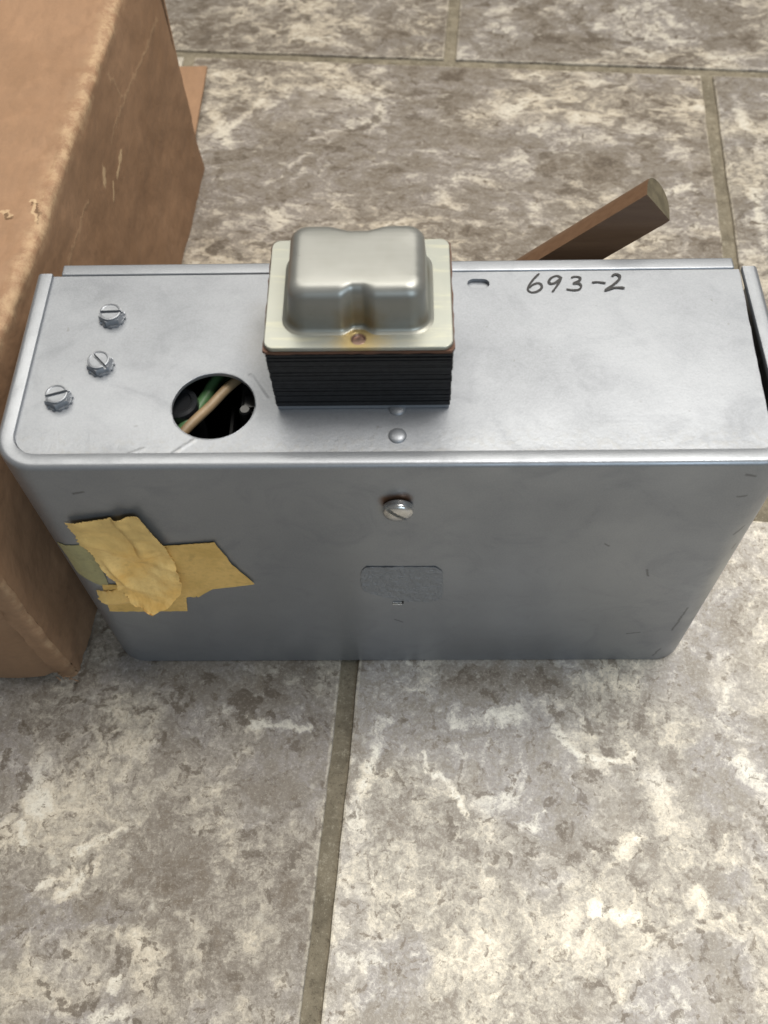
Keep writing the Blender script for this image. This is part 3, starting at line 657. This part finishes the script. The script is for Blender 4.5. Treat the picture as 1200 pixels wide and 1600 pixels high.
# ------------------------------------------------------------------ transformer
tx0, tx1, ty0, ty1 = -.1525, .0690, .0905, .2635; ZB = PZ+.010; ZT = .7225
r = random.Random(11); nl = 34; lam = []
lam.append(setm(box(tx0+.004, tx1-.001, ty0+.001, ty1, PZ+.0005, PZ+.0065), 1))
for k in range(nl):
    z0 = PZ+.0065+(ZT-PZ-.0065)*k/nl; z1 = PZ+.0065+(ZT-PZ-.0065)*(k+.93)/nl
    j = [r.uniform(-.0007, .0007) for _ in range(4)]; sl = .0030*(1-k/nl)
    x0, x1, y0, y1 = tx0+j[0]+sl, tx1+j[1], ty0+j[2], ty1+j[3]
    sk = r.uniform(-.0005, .0005)
    lam.append(setm(prism([(x0, y0), (x1, y0+sk), (x1, y1), (x0, y1)], z0, z1), 0))
lam.append(setm(box(tx0+.005, tx1-.003, ty0+.003, ty1-.003, PZ+.0065, ZT-.001), 0))
TR = obj('transformer', joing(*lam), [M_lam, M_silver], BX); TR['label'] = 'transformer with black laminated core under a zinc end bell'
edge = []
base = rrect(tx0-.0022, tx1+.0020, ty0-.0020, ty1+.003, .006, 4)
for i in range(len(base)):
    a, b = base[i], base[(i+1) % len(base)]; L = math.hypot(b[0]-a[0], b[1]-a[1]); n = max(1, int(L/.008))
    for k in range(n):
        t = k/n; edge.append((a[0]+(b[0]-a[0])*t+random.uniform(-.0008, .0008), a[1]+(b[1]-a[1])*t+random.uniform(-.0008, .0008)))
obj('insulation_sheet', prism(edge, ZT, ZT+.0042), M_insul, TR)
pl = sheet('mounting_plate', [rrect(tx0+.0005, tx1-.001, ty0-.0005, ty1+.001, .011, 8), [(-.042+.0098*math.cos(2*math.pi*k/28), .1028+.0098*math.sin(2*math.pi*k/28)) for k in range(28)]], ZT+.0105, .0060, [M_plate], TR, .0012)
obj('eyelet', xf(joing(lathe([(.0005, 0), (.0096, 0), (.0096, .0030), (.0080, .0034), (.0066, .0010), (.0005, .0016)], 28)), (-.042, .1028, ZT+.0062)), M_eyelet, TR, smooth=True, sharp=50)
ZP = ZT+.0105
bx, by, hx, hy, rc = -.0430, .1760, .0838, .0612, .022
def bell_outline(ins, nd):
    nb_ = min(nd*2.1, .0075)
    x, y, rr = hx-ins, hy-ins, max(rc-ins*.6, .006); P = []
    def edge_(a, b, n):
        for k in range(n): t = k/n; P.append((a[0]+(b[0]-a[0])*t, a[1]+(b[1]-a[1])*t))
    def arc_(cx, cy, a0):
        for k in range(8): a = math.radians(a0+90*k/8); P.append((cx+rr*math.cos(a), cy+rr*math.sin(a)))
    edge_((-x+rr, -y), (x-rr, -y), 60); arc_(x-rr, -y+rr, -90); edge_((x, -y+rr), (x, y-rr), 20); arc_(x-rr, y-rr, 0)
    edge_((x-rr, y), (-x+rr, y), 60); arc_(-x+rr, y-rr, 90); edge_((-x, y-rr), (-x, -y+rr), 20); arc_(-x+rr, -y+rr, 180)
    out = []
    for px, py in P:
        if abs(py) > y-.004:
            u = abs(px-.001)/(.0215 if py < 0 else .040)
            if u < 1: py -= math.copysign((nd if py < 0 else nb_)*min(1, 1.25*(.5+.5*math.cos(math.pi*u))), py)
        out.append((bx+px, by+py))
    return out
ZC = .7935
levels = [(-.0070, ZP-.0004, .008), (-.0062, ZP+.0002, .009), (-.0036, ZP+.0012, .012), (-.0015, ZP+.0030, .0075), (-.0003, ZP+.0065, .0080), (.0012, ZP+.018, .0080), (.0032, ZP+.036, .0076)]
ra = .0165
for k in range(1, 10):
    a = math.radians(90*k/9); levels.append((.0038+ra*(1-math.cos(a)), ZC-ra+ra*math.sin(a), .0074*(1-.80*(k/9)**1.5)))
levels += [(.024, ZC+.0003, .0016), (.030, ZC+.0005, .0006), (.038, ZC+.0006, .0), (.048, ZC+.0007, 0)]
V, F = [], []
outs = [bell_outline(i, nd) for i, z, nd in levels]; m = len(outs[0])
for (ins, z, nd), P in zip(levels, outs): V += [(x, y, z+.0006*mnoise.noise(Vector((x*18, y*18, 3)))*(z > ZC-.004)) for x, y in P]
for l in range(len(levels)-1):
    for k in range(m): F.append((l*m+k, l*m+(k+1) % m, (l+1)*m+(k+1) % m, (l+1)*m+k))
F.append(tuple((len(levels)-1)*m+k for k in range(m)))
obj('end_bell', (V, F), M_can, TR, smooth=True)

# ------------------------------------------------------------------ brown lever on the back
# flat D section, flat side to the front; axis and width measured in the plane y = .385
ax = Vector((.747, 0, .665)).normalized(); nn = Vector((-.665, 0, .747)).normalized()
e0 = Vector((.3605, .385, .6705))          # middle of the flat at the free end
hw_, dp = .0312, .046
sec = [(-hw_, 0.0)]
sec += [(hw_, 0.0)]
for k in range(1, 14):
    a = math.pi*k/14; sec.append((hw_*math.cos(a)*(1.0), dp*math.sin(a)**.62))
secr = [(a*.985, b*.97+.0006) for a, b in sec]
V, F = [], []
Lb = .62; stations = [(-Lb, sec), (-Lb/2, sec), (-.004, sec), (0.0, secr)]
for s, sc_ in stations:
    for a, b in sc_: 
        p = e0+ax*s+nn*a+Vector((0, 1, 0))*b
        # the end is cut a little obliquely, showing its face to the front
        if s > -.01: p = p+ax*(b*.16)
        V.append(tuple(p))
m = len(sec)
FM = []
for l in range(len(stations)-1):
    for k in range(m): F.append((l*m+k, l*m+(k+1) % m, (l+1)*m+(k+1) % m, (l+1)*m+k)); FM.append(0)
F.append(tuple(range(m))); FM.append(0)
F.append(tuple((len(stations)-1)*m+k for k in range(m))); FM.append(1)
LV = obj('lever', (V, F, FM), [M_lever, M_leverend], BX, smooth=True, sharp=38); LV['label'] = 'brown half round lever sticking up behind the box'
pv = e0-ax*.50
obj('pivot_bolt', xf(lathe([(.0003, 0), (.014, 0), (.014, .052), (.010, .056), (.0003, .056)], 24), (pv.x, D+.060+.014, pv.z), RX), M_silver, LV, smooth=True, sharp=40)

# ------------------------------------------------------------------ cardboard carton
KA, KE = np.array([-.470, 1.285]), np.array([-.5590, -.030])
CB = root('cardboard_carton', (-1.05, .63, 0), 'worn brown cardboard carton standing beside the left end of the silver metal box', 'cardboard box')
base_off = np.array([-1.05, .63, 0.0])
dirv = (KE-KA)/np.linalg.norm(KE-KA); LK = np.linalg.norm(KE-KA); nin = np.array([dirv[1], -dirv[0]])
if nin[0] > 0: nin = -nin
FR = .013
def ztop(t): return .590+.004*math.sin(t*5)+.016*max(0, t-.62)/.38
def carton_pt(t, ins, z, zt):
    """t 0..1 along the side, ins inward, z up; folds and dents as smooth noise"""
    p = KA+dirv*(t*LK)+nin*ins
    lean = .055*(z/zt)*(1-t)**3
    p = p+dirv*lean
    n = .0045*fbm((t*5, z*6, 2.0))+.0012*fbm((t*26, z*26, 5.0))
    e = math.exp(-((z-zt)/.03)**2); n += e*(.0035*fbm((t*22, 4.0, ins*20)))
    p = p-nin*n
    zz = z+e*(.0045*fbm((t*15, 9.0, ins*14))) if z > .2 else z
    # crushed lower near corner
    c = math.exp(-((1-t)*LK/.05)**2)*math.exp(-(z/.06)**2); p = p+nin*.012*c*(.6+fbm((z*60, t*40, 1)))+dirv*(-.010*c)
    return np.array([p[0], p[1], zz])-base_off
NTS = 190
ts = np.linspace(0, 1, NTS)
def grid_obj(name, rows_, mat, wear):
    V = [v for rw in rows_ for v in rw]; n = len(rows_[0]); F = []
    for i in range(len(rows_)-1):
        for j in range(n-1): a = i*n+j; F.append((a, a+1, a+n+1, a+n))
    o = obj(name, (V, F), mat, CB, smooth=True)
    at = o.data.attributes.new('wear', 'FLOAT', 'POINT'); at.data.foreach_set('value', np.array([w for rw in wear for w in rw], dtype=np.float32))
    return o
rowsS, wearS, rowsT, wearT = [], [], [], []
for t in ts:
    zt = ztop(t); rs, ws = [], []
    for z in np.linspace(0.001, zt-FR, 44): rs.append(carton_pt(t, 0, z, zt)); ws.append(.8*math.exp(-((z-zt+FR)/.006)**2))
    for k in range(1, 5):
        a = math.radians(11.25*k); rs.append(carton_pt(t, FR*(1-math.cos(a)), zt-FR+FR*math.sin(a), zt)); ws.append(1.0)
    rowsS.append(rs); wearS.append(ws)
    rt_, wt = [], []
    for k in range(4, 9):
        a = math.radians(11.25*k); rt_.append(carton_pt(t, FR*(1-math.cos(a)), zt-FR+FR*math.sin(a), zt)); wt.append(1.0)
    for i in np.r_[np.linspace(FR+.003, .05, 12), np.linspace(.06, .12, 4), np.linspace(.15, 1.0, 16)]:
        q = carton_pt(t, i, zt, zt); q[2] += .004*fbm((q[0]*5, q[1]*5, 8)); rt_.append(q); wt.append(1.0*math.exp(-max(0, i-FR)/.009))
    rowsT.append(rt_); wearT.append(wt)
grid_obj('side_panel', rowsS, M_kside, wearS); grid_obj('top_panel', rowsT, M_ktop, wearT)
# near corner: the side wraps round, then a seam, then the front panel set back
cn = []
zs = np.linspace(.001, .585, 60)
plan = [(0, 0)]
for z in zs:
    rw = []; p0 = carton_pt(1.0, 0, z, ztop(1)); jag = .004*fbm((z*22, 3, 3))+.0018*fbm((z*90, 1, 7)); c = math.exp(-(z/.045)**2)
    for dx, dy in ((0, 0), (-.003, -.006), (-.009, -.0095), (-.018, -.010), (-.031-jag+.006*c, -.0115+.004*c), (-.0335-jag+.006*c, -.008), (-.0335-jag, .022)):
        rw.append(p0+np.array([dx, dy+.0012*fbm((z*40, dx*60, 2)), 0]))
    cn.append(rw)
V = [tuple(v) for rw in cn for v in rw]; n = len(cn[0]); F = []
for i in range(len(cn)-1):
    for j in range(n-1): a = i*n+j; F.append((a, a+1, a+n+1, a+n))
co = obj('corner_fold', (V, F), M_kcorner, CB, smooth=True, sharp=60)
at = co.data.attributes.new('wear', 'FLOAT', 'POINT'); at.data.foreach_set('value', np.tile(np.array([.5, .8, .15, .0, .0, .7, .1], dtype=np.float32), len(cn)))
# torn bits of board at the crushed corner
bits = []
r = random.Random(3)
for k in range(5):
    b0 = np.array([KE[0]-.006-r.uniform(0, .03), KE[1]-.010+r.uniform(-.004, .004), r.uniform(.002, .05)])-base_off
    R = Matrix.Rotation(r.uniform(-.8, .8), 3, 'Z') @ Matrix.Rotation(r.uniform(-.7, .7), 3, 'X')
    bits.append(xf(prism([(0, 0), (.007+r.uniform(0, .005), -.002), (.005, .004)], 0, .0012), tuple(b0), R @ Matrix.Rotation(1.3, 3, 'X')))
obj('torn_corner', joing(*bits), M_kfront, CB)
fr_rows = []
NX = 60
for z in np.linspace(.003, .588, 40):
    rw = []
    for x in np.linspace(-.6045, -1.55, NX):
        dent = .004*fbm((x*5, z*5, 4)); edge_ = .010*math.exp(-((x+.6045)/.012)**2)+.002*fbm((z*50, 2, 2))*math.exp(-((x+.6045)/.02)**2)
        rw.append(np.array([x, -.0300+edge_+dent*.6+.0, z+ (.004*fbm((x*9, 1, 1)) if z < .01 else 0)])-base_off)
    fr_rows.append(rw)
grid_obj('front_panel', fr_rows, M_kfront, [[0]*NX for _ in fr_rows])
A3 = KA-base_off[:2]
bk = joing(box(-1.55-base_off[0], A3[0]-.006, A3[1]-.014, A3[1]-.004, 0, .55), box(-1.57-base_off[0], -1.55-base_off[0], -.03-base_off[1], A3[1], 0, .585), box(-1.56-base_off[0], -.57-base_off[0], -.02-base_off[1], 1.27-base_off[1], .0, .006))
obj('back_panel', bk, M_kfront, CB)
# loose bottom flap reaching out behind
fl = []
for y in np.linspace(1.26, 1.652, 18):
    t = (y-1.26)/.39; rw = []
    xr = -.508+.012*t
    for x in np.linspace(xr, -1.4, 30): rw.append(np.array([x, y-.02*(x+.5), .006+.022*t+.003*fbm((x*6, y*6, 1))])-base_off)
    fl.append(rw)
V = [tuple(v) for rw in fl for v in rw]; N0 = len(V); n = 30; V += [(a, b, c-.008) for a, b, c in V]; F = []
for i in range(17):
    for j in range(n-1): a = i*n+j; F.append((a, a+1, a+n+1, a+n)); F.append((N0+a, N0+a+n, N0+a+n+1, N0+a+1))
for i in range(17): a, b = i*n, (i+1)*n; F.append((a, b, N0+b, N0+a))
for j in range(n-1): a = 17*n+j; F.append((a, a+1, N0+a+1, N0+a))
obj('flap', (V, F), M_ktop, CB)
